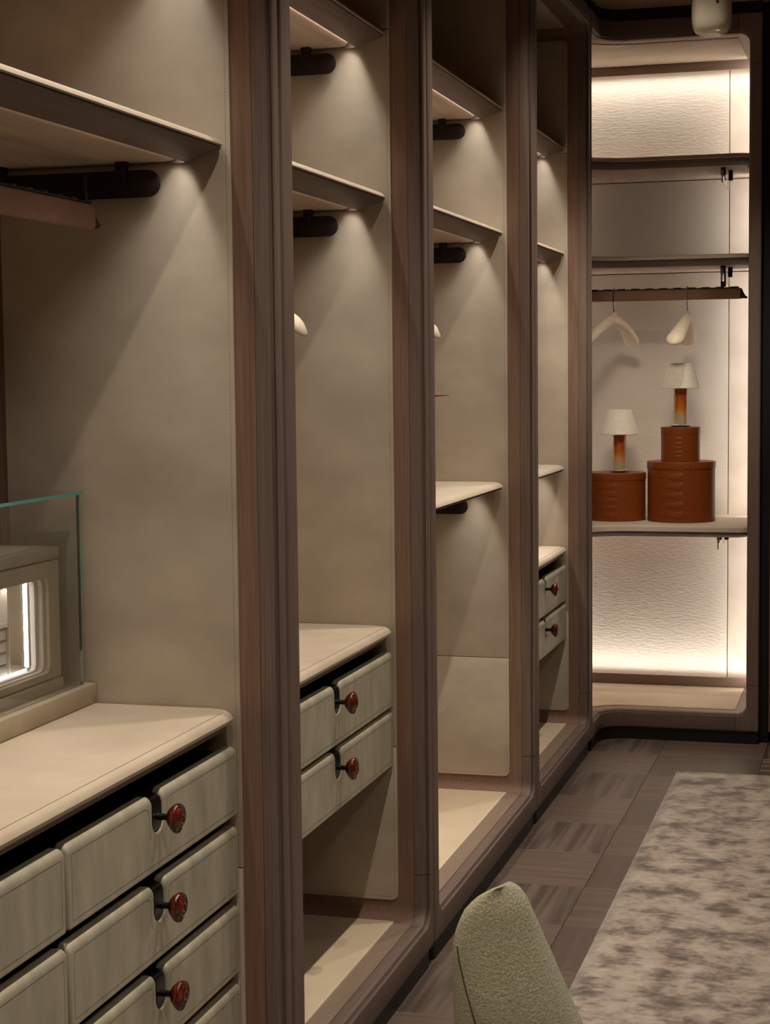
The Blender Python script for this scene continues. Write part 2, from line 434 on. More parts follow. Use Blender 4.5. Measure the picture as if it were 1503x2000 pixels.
# ---------------------------------------------------------------- shelves, counters
def slab(prof, yl, yr, xback, xf, r, side_ins=0.12, n=6, smax=.02):
    """prof: list (inset from front, z); plan outline with two rounded front corners"""
    rings = []
    for d, z in prof:
        ds = min(d*side_ins, smax); pts = [(xback, yl+ds)]
        for k in range(n+1):
            a = 0.5*PI*k/n; pts.append((xf-d-r+r*math.sin(a), yl+ds+r-r*math.cos(a)))
        for k in range(n+1):
            a = 0.5*PI*k/n; pts.append((xf-d-r+r*math.cos(a), yr-ds-r+r*math.sin(a)))
        pts.append((xback, yr-ds))
        rings.append([(x, y, z) for x, y in pts])
    return loft(rings)
def shelf(t, yl, yr, zt, xf=-.094, r=.022, led=LED_E, strip_h=.018, plate=True, top_mat=L_SHELF, rim=False):
    k = strip_h
    s_ = obj('shelf', slab([(.006, zt-k-.0005), (.0025, zt-k-.002), (.005, zt-k-.005), (.0735, zt-k-.0265), (.0745, zt-k-.0265), (.0755, zt-.020), (.0755, zt-.018)], yl, yr, -.598, xf, r), W_RAILY, t, angle=50)
    obj('shelf_top', slab([(.075, zt-.0178), (.006, zt-k), (.0015, zt-k+.001), (0, zt-k+.003), (.003, zt-.009), (.010, zt-.0035), (.020, zt-.0008), (.05, zt), (.075, zt)], yl, yr, -.598, xf, r, 0.1), top_mat, s_, angle=40)
    obj('underside_panel', slab([(.0900, zt-.0185), (.0900, zt-.0245), (.0915, zt-.0295), (.095, zt-.0355), (.100, zt-.0395), (.108, zt-.0405), (.13, zt-.0405)], yl+.004, yr-.002, -.598, xf, r, 0.05), L_UNDER, s_, angle=40)
    box('led_strip', (xf-.0895, yl+.03, zt-.0205), (xf-.0765, yr-.022, zt-.0182), E_LED, s_)
    L = yr-yl-.06
    if led: strip((xf-.083, (yl+yr)/2+.004, zt-.0215), L, .005, led*L, spread=115)
    if plate:
        # bronze mounting plate near the far side, hung by two clips
        yp = yr-.030; zc = zt-.083
        ol = rrect(-.585, -.218, zc-.026, zc+.026, .0255, 8, (0,1,1,0))
        p = obj('mounting_plate', poly_extrude(ol, lambda q: (q[0], yp+.003, q[1]), lambda q: (q[0], yp-.003, q[1]), .001), BRONZE, t)
        for xc in (-.297, -.555):
            box('clip', (xc-.011, yp-.009, zc+.003), (xc+.011, yp+.006, zt-.040), BRONZE, p, .0015)
            box('clip', (xc-.007, yp-.012, zt-.052), (xc+.013, yp+.008, zt-.039), BRONZE, p, .0015)
    return s_
def counter(t, yl, yr, zt, xf=-.086, r=.045):
    c = obj('countertop', slab([(.012, zt-.034), (.010, zt-.030), (.009, zt-.0245), (.013, zt-.0235)], yl, yr, -.598, xf, r, 1.0, 8), W_RAILY, t)
    obj('counter_leather', slab([(.02, zt-.0235), (.006, zt-.0232), (.001, zt-.019), (0, zt-.0135), (.0035, zt-.006), (.010, zt-.0012), (.018, zt), (.05, zt)], yl, yr, -.598, xf, r, 0.5, 8), L_COUNTER, c)
    # stitched seam just inside the edge
    o = 0.0175
    bm = tube([(xf-o, yl+.05, zt), (xf-o, yr-.05, zt)] , .0006, 5)
    obj('stitching', bm, STITCH, c)
    return c

# ---------------------------------------------------------------- drawers
def drawer(t, yl, yr, zt, h=.137, knob_y=None, xf=-.093, notch=True):
    yc = knob_y if knob_y is not None else (yl+yr)/2
    zb = zt-h; nw, nh, r = .024, .068, .015
    ol = []
    def arc(cy, cz, a0, a1, rr, n=5):
        for i in range(n+1):
            a = a0+(a1-a0)*i/n; ol.append((cy+rr*math.cos(a), cz+rr*math.sin(a)))
    arc(yl+.006, zb+.006, PI, 1.5*PI, .006, 3); arc(yr-.006, zb+.006, 1.5*PI, 2*PI, .006, 3)
    arc(yr-.012, zt-.012, 0, .5*PI, .012)
    arc(yc+nw+r, zt-r, .5*PI, PI, r)
    arc(yc, zt-nh+nw*.9, 0, -PI, nw*1.0, 10)
    arc(yc-nw-r, zt-r, 0, .5*PI, r)
    arc(yl+.012, zt-.012, .5*PI, PI, .012)
    n = len(ol); nr = []
    for i in range(n):
        (ya, za), (y_, z_), (yb, zb_) = ol[i-1], ol[i], ol[(i+1) % n]
        e1 = Vector((y_-ya, z_-za)); e2 = Vector((yb-y_, zb_-z_))
        e1 = e1.normalized() if e1.length > 1e-7 else e2.normalized(); e2 = e2.normalized() if e2.length > 1e-7 else e1
        t_ = (e1+e2).normalized(); nr.append((-t_.y, t_.x))
    rings = []
    for (dx, e, dt) in ((-.022,0,0), (-.0105,0,0), (-.0062,.0001,.0010), (-.0032,.0006,.0030), (-.0012,.0014,.0058), (-.0002,.0024,.0090), (0,.0032,.0115), (0,.0044,.0125)):
        ring = []
        for (y_, z_), (ny, nz) in zip(ol, nr):
            f = max(0.0, min(1.0, (z_-(zt-.034))/.034))
            ring.append((xf+dx, y_+ny*e, z_+nz*e-dt*f))
        rings.append(ring)
    bm = loft(rings)
    d = obj('drawer', bm, L_DRAWER, t, angle=50)
    # stitched seam, following the front
    def seam(pts):
        obj('stitching', tube([(xf-.0001, y, z) for y, z in pts], .00045, 4), SEAM, d)
    i = .0135
    def cr(y, z, sy): return [(y, z-.012), (y-sy*.003, z-.004), (y-sy*.012, z)]
    lft = [(yl+i, zb+i), (yl+i, zt-i-.006)] + [(yl+i+.002, zt-i-.004), (yc-nw-i-.018, zt-i-.004)] + [(yc-nw-i-.006, zt-i-.008), (yc-nw-i, zt-i-.02), (yc-nw-i, zt-nh+.004), (yc-nw-i+.006, zt-nh-.008)]
    rgt = [(yr-i, zb+i), (yr-i, zt-i-.006)] + [(yr-i-.002, zt-i-.004), (yc+nw+i+.018, zt-i-.004)] + [(yc+nw+i+.006, zt-i-.008), (yc+nw+i, zt-i-.02), (yc+nw+i, zt-nh+.004), (yc+nw+i-.006, zt-nh-.008)]
    seam(lft); seam(rgt); seam([(yl+i, zb+i), (yr-i, zb+i)])
    box('drawer_box', (-.585, yl+.006, zb+.004), (xf-.0222, yr-.006, zt-.012), BLACK, d)
    # bronze bracket bending over the top edge into the notch
    bw = .0185; rings = []
    path = [(-.150, zt-.006), (xf-.026, zt-.005), (xf-.014, zt-.006), (xf-.005, zt-.010), (xf-.0015, zt-.020), (xf-.001, zt-nh+.012), (xf-.0015, zt-nh+.005), (xf-.004, zt-nh+.001)]
    wd = [bw]*6+[bw*.75, bw*.35]
    for (x, z), q in zip(path, wd):
        rings.append([(x, yc-q, z), (x, yc+q, z), (x-.004, yc+q, z-.003), (x-.004, yc-q, z-.003)])
    br = obj('bracket', loft(rings), BRONZE_D, d, angle=30)
    kz = zt-.043
    obj('knob_stem', lathe([(.0085, xf-.010), (.0085, xf-.006), (.0062, xf-.004), (.0058, xf+.016), (.008, xf+.020)], 16, (0, yc, kz), 'X'), BRONZE_D, d)
    # carved knob: ridged, slightly oval and notched like a shell
    prof = [(.004,.016),(.011,.018),(.018,.023),(.0235,.029),(.0262,.034),(.0268,.037),(.0255,.0395),(.0238,.0385),(.0222,.0405),(.0200,.0418),(.0186,.0402),(.0168,.0425),(.0142,.0440),(.0126,.0425),(.0108,.0445),(.0070,.0458),(.0050,.0445),(.0020,.0475),(.0004,.0478)]
    n = 30; rings = []
    for r_, hx in prof:
        ring = []
        for q in range(n):
            a = 2*PI*q/n
            m_ = 1 + .06*math.cos(2*a+.6) + .05*math.cos(3*a+1.0) - (.10 if r_ > .015 else .0)*math.exp(-((a-5.2)/.25)**2)
            tw = 0.35*(r_-.0134)/.0134
            ring.append((xf+hx*.98+.002, yc+r_*m_*math.cos(a+tw), kz+r_*1.04*m_*math.sin(a+tw)))
        rings.append(ring)
    obj('knob', loft(rings), KNOB, d, angle=60)
    return d
BRONZE_D = plain('blackened_bronze', (18,14,12), 0.3, 0.0)

# ---------------------------------------------------------------- hanging rods and hangers
def rod_y(t, yl, yr, x, z):
    """leather covered rod running along a bay, black track on top, end cap at the far end"""
    ol = rrect(x-.011, x+.011, z-.024, z+.024, .008, 5)
    r_ = obj('hanging_rod', poly_extrude(ol, lambda p: (p[0], yl, p[1]), lambda p: (p[0], yr, p[1]), .003, 3), L_ROD, t)
    box('rod_track', (x-.008, yl, z+.0242), (x+.008, yr-.01, z+.0275), BLACK, r_)
    for k in range(int((yr-yl)/.06)):
        yk = yr-.02-k*.06
        box('track_stud', (x-.009, yk-.012, z+.026), (x+.009, yk+.012, z+.031), BLACK, r_, .002)
    ring = []
    for (yy, a, zz) in ((yr, .022, z+.004), (yr+.004, .018, z-.002), (yr+.010, .011, z-.009), (yr+.018, .007, z-.014), (yr+.024, .005, z-.015)):
        ring.append([(x+.011*math.cos(2*PI*q/12), yy, zz+a*math.sin(2*PI*q/12)*(1.0)) for q in range(12)])
    obj('end_cap', loft(ring), BLACK, r_)
    box('clip', (x-.008, yr-.035, z+.030), (x+.008, yr-.020, z+.078), BRONZE, r_, .002)
    return r_
def hook_pts(rotz, wdir, top, end):
    """hook over the rail: back side, over the top, down the front, back under the rail"""
    a = wdir-rotz; dx, dy = math.cos(a), math.sin(a); P = []
    for k in range(-12, 11):
        t = math.radians(9*k); P.append((.0165*math.sin(t), top-.010+.0135*math.cos(t)))
    P += [(.0165, top-.030), (.0165, top-.058), (.014, top-.066), (.006, top-.074), (0, top-.082), (0, end)]
    return [(dx*u, dy*u, z) for u, z in P]
def hanger(label, loc, rotz, m=CREAM, group=None, wdir=0.0, top=-.001):
    """loc = point on top of the rail; body hangs below, local X is the shoulder axis"""
    t = thing('clothes_hanger', label, 'hanger', loc, group, rotz)
    hk = hook_pts(rotz, wdir, top, -.118)
    obj('hook', tube(hk, .0034, 8), CHROME, t, local=True)
    rings = []
    N = 22
    for i in range(-N, N+1):
        u = i/N; au = abs(u)
        x = u*.205; z = -.146 - .105*au**1.45 ; y = .030*au**2
        hw = .018 + .022*min(1, au*1.1)**1.3      # half width front-back
        hh = .025 + (.004*au**3)
        if au > .86:
            f = math.sqrt(max(0.0, 1-((au-.86)/.145)**2)); hw *= max(f, .12); hh *= max(f, .12)
        tilt = .5*au
        rg = []
        for q in range(16):
            a = 2*PI*q/16; ca, sa = math.cos(a), math.sin(a)
            cup = 0.30*hh*(1-ca*ca) if sa < 0 else 0
            rg.append((x, y+hw*ca, z+hh*sa + cup*.8*min(1, au*2)))
        rings.append(rg)
    # neck lump
    obj('shoulders', loft(rings), m, t, local=True, angle=70)
    obj('neck', lathe([(.009, -.112), (.0145, -.114), (.0165, -.130), (.021, -.150), (.022, -.158)], 16, (0,0,0), sy=.85), m, t, local=True)
    return t

# ================================================================ the bays
B1, a1, b1 = bay('nearest wardrobe bay with two columns of drawers and the glass display case', 1.55, 3.1924)
shelf(B1, a1, b1, 2.421); shelf(B1, a1, b1, 2.006)
counter(B1, a1, b1, .905)
for r_ in range(4):
    zt = .8315-.158*r_
    drawer(B1, 2.4045, b1-.003, zt, knob_y=2.757); drawer(B1, a1+.01, 2.3955, zt, knob_y=1.99)
box('drawer_carcass', (-.59, a1+.005, .13), (-.13, b1-.001, .186), W_LINE, B1)
rod_y(B1, a1+.15, 3.055, -.335, 1.857)

B2, a2, b2 = bay('second wardrobe bay with two drawers hanging over an open cream base', 3.2064, 4.3359, wl=.060)
shelf(B2, a2, b2, 2.421); shelf(B2, a2, b2, 2.014)
counter(B2, a2, b2, .905)
for r_ in range(2): drawer(B2, a2+.004, b2-.003, .837-.155*r_, h=.144, knob_y=3.812)
rod_y(B2, a2+.08, 4.19, -.335, 1.865)

B3, a3, b3 = bay('third wardrobe bay, open at the bottom with a single tray shelf halfway up', 4.3479, 5.7758, wl=.049)
shelf(B3, a3, b3, 2.438); shelf(B3, a3, b3, 2.030)
shelf(B3, a3, b3, 1.187, r=.045)
rod_y(B3, a3+.08, 5.60, -.335, 1.880)

B4, a4, b4 = bay('fourth and farthest wardrobe bay of the row, two small drawers under two tray shelves', 5.7868, 6.9671, wl=.047)
shelf(B4, a4, b4, 2.449, plate=False); shelf(B4, a4, b4, 2.036, plate=False)
shelf(B4, a4, b4, 1.181, r=.045, plate=False)
counter(B4, a4, b4, .851)
for r_ in range(2): drawer(B4, a4+.004, b4-.003, .775-.156*r_, h=.142, knob_y=6.47)

hanger('cream hanger whose shoulder tip shows beside the first post', (-.335, 3.695, 1.897), math.radians(4))
hanger('cream hanger barely showing beside the second post', (-.335, 4.945, 1.912), math.radians(2))
th = thing('clothes_hanger', 'brown hanger bar with a pointed tip, in the third bay beside the post', 'hanger', (-.335, 5.115, 1.912))
obj('hook', tube(hook_pts(0, 0, -.001, -.40), .0026, 8), CHROME, th, local=True)
rr_ = [[(u*.20, .012*(1-abs(u)**3)*math.cos(q*PI/6), -.425+.010*(1-abs(u)**2.2)*math.sin(q*PI/6)) for q in range(12)] for u in [i/12 for i in range(-12, 13)]]
rr_[0] = [(-.20, .001*math.cos(q*PI/6), -.425+.001*math.sin(q*PI/6)) for q in range(12)]; rr_[-1] = [(.20, p[1], p[2]) for p in rr_[0]]
obj('bar', loft(rr_), BOXW, th, local=True)

# ================================================================ corner wardrobe
YF = 7.262; XR = 0.650
c0, cr_ = (.105, 7.160), .102
def plan(s_):
    if s_ < .19: return (.003, 6.9711+(c0[1]-6.9711)*s_/.19), (1, 0)
    s2 = s_-.19
    if s2 < .16:
        ph = PI - .5*PI*s2/.16; return (c0[0]+cr_*math.cos(ph), c0[1]+cr_*math.sin(ph)), (-math.cos(ph), -math.sin(ph))
    return (c0[0]+(s2-.16), c0[1]+cr_), (0, -1)
def mpc(s_, d, z):
    p, n = plan(s_); return (p[0]+n[0]*d, p[1]+n[1]*d, z)
CW = thing('corner_wardrobe', 'backlit corner wardrobe at the end of the room with shelves, rod and curved rail', 'wardrobe', (.3, YF, 0))
STOT = .19+.16+(XR-c0[0])
frame(CW, mpc, 0, STOT, .012, .045, dens=True, mat_rail=W_RAILX)
YB = 7.945
def curve_poly(off, xl=-.64, xr=.66, yb=YB+.06, n=14):
    pts = []
    for i in range(n+1):
        s_ = .02+(.37-.02)*i/n; p, nn = plan(s_); pts.append((p[0]-nn[0]*off, p[1]-nn[1]*off))
    pts += [(xr, YF-.0+off), (xr, yb), (xl, yb), (xl, pts[0][1])]
    return pts
# bottom / top boards
obj('bottom_board', poly_extrude(curve_poly(.0435, xr=.62), lambda p: (p[0], p[1], Z0+.001), lambda p: (p[0], p[1], ZB+.0062)), W_LEDGE, CW)
obj('top_board', poly_extrude(curve_poly(.0435, xr=.62), lambda p: (p[0], p[1], ZT-.0062), lambda p: (p[0], p[1], Z1-.001)), W_LEDGE, CW)
obj('floor_mat', poly_extrude([p for p in curve_poly(.105, xl=-.60, xr=.548, yb=7.868)], lambda p: (p[0], p[1], ZB+.0063), lambda p: (p[0], p[1], ZB+.009), .001), L_MAT, CW)
obj('top_mat', poly_extrude([p for p in curve_poly(.105, xl=-.60, xr=.548, yb=7.868)], lambda p: (p[0], p[1], ZT-.0063), lambda p: (p[0], p[1], ZT-.009), .001), L_SHELF, CW)
obj('plinth', poly_extrude(curve_poly(.0078, xr=.649), lambda p: (p[0], p[1], 0), lambda p: (p[0], p[1], Z0+.001)), BLACK, CW)
obj('top_filler', poly_extrude(curve_poly(.0078, xr=.649), lambda p: (p[0], p[1], Z1-.001), lambda p: (p[0], p[1], ZC)), BLACK, CW)
box('side_board', (.6118, YF+.0435, ZB), (.648, YB+.08, ZT), W_LINE, CW)
box('side_board', (-.66, 6.985, Z0), (-.602, YB+.08, Z1), W_LINE, CW)
box('side_board', (-.602, 6.9715, Z0), (-.042, 6.985, Z1), L_PANEL, CW)
XS = .4663
box('back_panel', (-.60, YB, ZB+.007), (XS-.0015, YB+.02, ZT-.007), L_EMB, CW, .002, 1)
box('back_panel', (XS+.0015, YB, ZB+.007), (.611, YB+.02, ZT-.007), L_SHELF, CW, .002, 1)
box('backing', (-.601, YB+.021, Z0+.01), (.611, YB+.035, Z1-.01), SEAM, CW)
box('ledge', (-.60, 7.870, ZB+.0063), (.611, 7.884, .171), W_LEDGE, CW, .002)
box('ledge', (-.60, 7.870, 2.868), (.611, 7.884, ZT-.0063), W_LEDGE, CW, .002)
box('led_strip', (-.58, 7.890, .126), (.60, 7.902, .130), E_WASH, CW)
box('led_strip', (-.58, 7.890, 2.908), (.60, 7.902, 2.911), E_WASH, CW)
box('led_strip', (.603, 7.80, .14), (.610, 7.815, 2.90), E_WASH, CW)
strip((.01, 7.892, .135), 1.16, .02, WASH_E, 'X', dirv=(0, .12, 1), spread=95, col=(1,.965,.915))
strip((.01, 7.892, 2.905), 1.16, .02, WASH_E, 'X', dirv=(0, .12, -1), spread=95, col=(1,.965,.915))
strip((.600, 7.80, 1.52), 2.7, .02, WASH_E*2.3, 'Z', dirv=(-.6, 1, 0), col=(1,.985,.96))
strip((-.59, 7.80, 1.52), 2.7, .02, WASH_E*3.0, 'Z', dirv=(.6, 1, 0), col=(1,.965,.915))  # added fill, no LED on this side; lifts the middle of the back wall
def cshelf(zt, k=.021, tipz=None, yb=YB-.001):
    def pl(d, rad=.055, xr=.606):
        pts = []
        for i in range(9):
            s_ = .03+(.36-.03)*i/8; p, nn = plan(s_); o_ = .088+d; pts.append((p[0]-nn[0]*o_, p[1]-nn[1]*o_))
        yf = YF+.088+d; xe = xr-d*.35
        for i in range(7):
            a = .5*PI*i/6; pts.append((xe-rad+rad*math.sin(a), yf+rad-rad*math.cos(a)))
        pts += [(xe, yb), (-.60, yb), (-.60, pts[0][1])]
        return pts
    def sl(prof): return loft([[(x, y, z) for x, y in pl(d)] for d, z in prof])
    s_ = obj('shelf', sl([(.006, zt-k-.0005), (.0025, zt-k-.002), (.006, zt-k-.006), (.062, zt-k-.0245), (.066, zt-k-.0245), (.070, zt-.02)]), W_RAILX, CW, angle=50)
    obj('shelf_top', sl([(.072, zt-.019), (.006, zt-k), (.0015, zt-k+.001), (0, zt-k+.003), (.003, zt-.009), (.010, zt-.0035), (.020, zt-.0008), (.05, zt)]), L_SHELF, s_, angle=40)
    obj('underside_panel', sl([(.080, zt-.0195), (.080, zt-.036), (.086, zt-.041), (.10, zt-.042)]), L_UNDER, s_, angle=40)
    return s_
cshelf(2.446); cshelf(2.036); cshelf(.904, .030)
# brackets and rod of the corner wardrobe
def cbracket(x, zt, ln=.10):
    p = box('mounting_plate', (x-.003, 7.45, zt-.109), (x+.003, 7.80, zt-.057), CHROME, CW, .001)
    box('clip', (x-.010, 7.50, zt-.075), (x+.010, 7.53, zt-.040), BLACK, p, .003)
    box('clip', (x+.012, 7.62, zt-.085), (x+.030, 7.65, zt-.040), BLACK, p, .003)
    box('arm', (x-.004, 7.455, zt-.085), (x+.004, 7.48, zt-.060), BLACK, p, .003)
cbracket(.476, 2.446); cbracket(.476, 2.036); cbracket(.466, .904)
ZR = 1.878
ol = rrect(7.548, 7.570, ZR-.023, ZR+.023, .008, 5)
rd = obj('hanging_rod', poly_extrude(ol, lambda p: (-.55, p[0], p[1]), lambda p: (.546, p[0], p[1]), .003, 3), L_ROD, CW)
box('rod_track', (-.55, 7.551, ZR+.0232), (.540, 7.567, ZR+.027), BLACK, rd)
for k in range(18):
    xk = .52-k*.06
    box('track_stud', (xk-.017, 7.550, ZR+.0262), (xk+.017, 7.568, ZR+.030), BLACK, rd, .001)
rings = [[(xx, 7.559+.011*math.cos(2*PI*q/12), zz+a*math.sin(2*PI*q/12)) for q in range(12)] for xx, a, zz in ((.546,.023,ZR),(.552,.021,ZR),(.558,.013,ZR-.008),(.566,.007,ZR-.015),(.574,.004,ZR-.018))]
obj('end_cap', loft(rings), BLACK, rd)
box('clip', (.463, 7.551, ZR+.030), (.485, 7.567, 1.995), BLACK, rd, .002)
hanger('cream sculpted hanger, left of the two on the corner wardrobe rod', (.008, 7.559, ZR+.043), math.radians(66), wdir=-PI/2, top=-.013)
hanger('cream sculpted hanger, right of the two, seen almost end-on', (.322, 7.559, ZR+.043), math.radians(88), wdir=-PI/2, top=-.013)

# ---------------------------------------------------------------- round boxes and lamps
ZS = .904
def rbox(label, x, y, z, rx, ry, h, lid=.030):
    t = thing('oval_box', label, 'box', (x, y, z))
    n = 56
    obj('box_body', lathe([(.96*rx/rx, 0), (.985, .0005), (.985, h-.004)], n, sx=rx, sy=ry), BOXW, t, local=True)
    obj('lid', lathe([(.985, h-lid), (1.0, h-lid), (1.003, h-lid+.002), (1.003, h-.003), (.995, h), (.97, h+.0008), (.9, h+.0008)], n, sx=rx, sy=ry), BOXW, t, local=True)
    # overlapping finger band at the front of the box
    a0 = math.atan2(-y, CX-x)
    bm = bmesh.new()
    for (zz0, zz1) in ((h-lid+.004, h-.004),):
        pass
    nb = 5; top, bot = h-lid-.012, .010
    for k in range(nb):
        zc = bot+(top-bot)*(k+.5)/nb; hh = (top-bot)/nb*.42
        rings = []
        for i in range(9):
            u = i/8; a = -PI/2+.15-.75*u; f = hh*(1-u**1.5)+.0006
            rings.append([(rx*.987*math.cos(a), ry*.987*math.sin(a), zc-f), (rx*.993*math.cos(a), ry*.993*math.sin(a), zc-f*.9), (rx*.993*math.cos(a), ry*.993*math.sin(a), zc+f*.9), (rx*.987*math.cos(a), ry*.987*math.sin(a), zc+f)])
        loft(rings, bm=bm)
    obj('finger_band', bm, BOXW, t, local=True)
    return t
def lamp(label, x, y, z):
    t = thing('table_lamp', label, 'lamp', (x, y, z))
    obj('base', lathe([(.030, 0), (.040, 0), (.042, .002), (.040, .004), (.030, .0045)], 32), BRONZE_D, t, local=True)
    obj('glass_column', lathe([(.0275, .0047), (.0285, .006), (.0285, .176), (.0275, .178)], 32), GLASS, t, local=True)
    obj('amber_core', lathe([(.0245, .010), (.0255, .012), (.0255, .170), (.0245, .172)], 32), AMBER, t, local=True)
    obj('lamp_shade', lathe([(.0787, .166), (.0800, .165), (.0815, .167), (.0535, .270), (.0525, .273), (.0505, .272), (.0500, .270), (.0787, .168)], 40, cap=False), LINEN, t, local=True)
    obj('shade_ring', lathe([(.010, .262), (.0495, .262), (.0495, .265), (.010, .265)], 32), BRONZE, t, local=True)
    return t
rbox('large cherry-red oval box with lid, right of the pair on the shelf', .296, 7.585, ZS+.001, .147, .135, .258)
rbox('small cherry-red oval box stacked on top of the large one', .292, 7.585, ZS+.2605, .0845, .075, .146)
rbox('medium cherry-red oval box left of the large one, under the lower lamp', .0105, 7.60, ZS+.001, .131, .120, .207)
lamp('linen-shaded table lamp with amber glass stem, standing on the stacked boxes', .292, 7.585, ZS+.4085)
lamp('linen-shaded table lamp with amber glass stem, standing lower on the left box', .026, 7.60, ZS+.2095)

# ---------------------------------------------------------------- module right of the corner wardrobe
RW = thing('wardrobe_bay', 'dark wardrobe bay at the right edge, past the black gap beside the corner wardrobe', 'wardrobe', (.69, YF, 0))
mpr = lambda s_, d, z: (s_, YF-d, z)
r0, r1 = frame(RW, mpr, .690, 1.90, .045, .045, mat_rail=W_RAILX)
box('plinth', (.70, YF+.008, 0), (1.89, YF+.6, Z0+.001), BLACK, RW)
box('top_filler', (.70, YF+.008, Z1-.001), (1.89, YF+.6, ZC), BLACK, RW)
box('back_panel', (.70, YF+.62, Z0+.002), (1.89, YF+.64, Z1-.002), L_PANEL, RW)
for lo, hi in (((.6915, YF+.0435, Z0+.002), (r0+.006, YF+.62, Z1-.002)), ((r1-.006, YF+.0435, Z0+.002), (1.8985, YF+.62, Z1-.002)), ((r0+.006, YF+.0435, Z0+.002), (r1-.006, YF+.62, ZB+.006)), ((r0+.006, YF+.0435, ZT-.006), (r1-.006, YF+.62, Z1-.002))):
    box('side_board', lo, hi, W_LINE, RW)
for zz in (.905, 2.03, 2.44):
    obj('shelf', poly_extrude(rrect(r0+.007, r1-.007, YF+.09, YF+.61, .03, 5, (1,1,0,0)), lambda p: (p[0], p[1], zz-.04), lambda p: (p[0], p[1], zz), .004), W_RAILX, RW)
box('filler_strip', (.652, YF+.05, 0), (.688, YF+.09, ZC), BLACK, RW)

# ---------------------------------------------------------------- display case on the first counter
ZK = .9056
DC = thing('display_case', 'clear glass display case on a low taupe leather base, on the nearest countertop', 'display case', (-.48, 2.75, ZK))
xb0, xb1, yb0, yb1 = -.592, -.388, 2.30, 3.146
box('base', (xb0, yb0, ZK), (xb1, yb1, ZK+.040), L_CASE, DC, .003)
g = .006; gx1, gy1, gz1 = -.404, 3.118, 1.330
def pane(name, lo, hi, edges):
    o = box(name, lo, hi, GLASS, DC, smooth=False)
    for e in edges: box('polished_edge', e[0], e[1], G_EDGE, o, smooth=False)
    return o
pane('glass_pane', (gx1-g, yb0+.03, ZK+.0405), (gx1, gy1-.0005, gz1-g-.0005), [((gx1-g, gy1, ZK+.0405), (gx1, gy1+.003, gz1-g-.0005))])
pane('glass_pane', (xb0+.014, gy1-g, ZK+.0405), (gx1-g-.0008, gy1, gz1-g-.0005), [])
pane('glass_pane', (xb0+.014, yb0+.03-g, ZK+.0405), (gx1, yb0+.0295, gz1-g-.0005), [])
pane('glass_top', (xb0+.014, yb0+.02, gz1-g), (gx1+.003, gy1+.006, gz1), [((gx1+.0031, yb0+.02, gz1-g), (gx1+.0055, gy1+.006, gz1))])
JB = thing('jewellery_cabinet', 'taupe leather jewellery cabinet with lit open front and small drawers, inside the glass case', 'jewellery box', (-.49, 2.75, ZK+.0405))
jx1, jy0, jy1, jz0 = -.434, 2.36, 3.075, ZK+.0405
box('foot', (-.572, jy0+.004, jz0), (jx1+.004, jy1+.003, jz0+.022), L_CASE, JB, .002)
z0j, z1j = jz0+.026, 1.200
wy0, wy1, wz0, wz1 = jy0+.045, jy1-.045, .985, 1.170
# front board with a rounded window, stepped inwards
def ringframe(name, ya, yb_, za, zb_, wa, wb, wc, wd, x0, x1, ri, m):
    o1 = rrect(ya, yb_, za, zb_, .003, 6); i1 = rrect(wa, wb, wc, wd, ri, 6)
    rings = [[(x0, a, b_) for a, b_ in o1], [(x1, a, b_) for a, b_ in o1], [(x1, a, b_) for a, b_ in i1], [(x0, a, b_) for a, b_ in i1]]
    return obj(name, loft(rings, close_path=True), m, JB, angle=30)
ringframe('front_board', jy0, jy1, z0j, z1j, wy0, wy1, wz0, wz1, jx1-.010, jx1, .016, L_CASE)
ringframe('inner_frame', jy0+.003, jy1-.003, z0j+.002, z1j-.002, wy0+.006, wy1-.009, wz0+.003, wz1-.003, jx1-.020, jx1-.0102, .014, L_INNER)
ringframe('inner_frame', jy0+.003, jy1-.003, z0j+.002, z1j-.002, wy0+.012, wy1-.020, wz0+.006, wz1-.006, jx1-.030, jx1-.0202, .012, L_INNER)
box('body', (-.576, jy0+.002, z0j), (jx1-.0302, jy0+.012, z1j), L_CASE, JB); box('body', (-.576, jy1-.012, z0j), (jx1-.0302, jy1-.001, z1j), L_CASE, JB)
box('body', (-.576, jy0+.012, z0j), (-.568, jy1-.012, z1j), L_INNER, JB)
box('body', (-.568, jy0+.012, z0j), (jx1-.0302, jy1-.012, wz0+.005), L_INNER, JB); box('body', (-.568, jy0+.012, wz1-.004), (jx1-.0302, jy1-.012, z1j), L_INNER, JB)
box('lid', (-.578, jy0-.001, 1.2035), (jx1+.002, jy1+.001, 1.226), L_CASE, JB, .003)
box('lid_inlay', (-.560, jy0+.025, 1.226), (jx1-.018, jy1-.035, 1.2268), L_DRAWER, JB)
ledx = jx1-.033
box('led_strip', (ledx-.003, wy1-.031, wz0+.012), (ledx, wy1-.024, wz1-.008), E_CASE, JB)
box('led_strip', (ledx-.003, wy0+.02, wz0+.0065), (ledx, wy1-.034, wz0+.011), E_CASE, JB)
strip((ledx-.006, wy1-.0275, 1.078), .16, .006, .035, 'Z', dirv=(-.55, -.8, 0), col=(1,.97,.95))
strip((ledx-.010, 2.80, wz1-.012), .42, .006, .10, 'Y', dirv=(-.25, 0, -1), col=(1,.96,.92))  # added fill under the cabinet top, brightens the small drawers
dv = wy1-.092
box('divider', (-.566, dv, wz0+.006), (ledx-.006, dv+.006, wz1-.005), L_INNER, JB, .001)
box('divider', (-.566, wy0+.02, wz0+.100), (ledx-.006, dv-.0005, wz0+.108), L_INNER, JB, .001)
for k in range(4):
    for (ya, yb_) in ((dv-.26, dv-.003), (dv-.525, dv-.268)):
        za = wz0+.0075+k*.0228
        box('drawer', (-.555, ya, za), (ledx-.007, yb_, za+.0212), L_INNER, JB, .0045, 3)

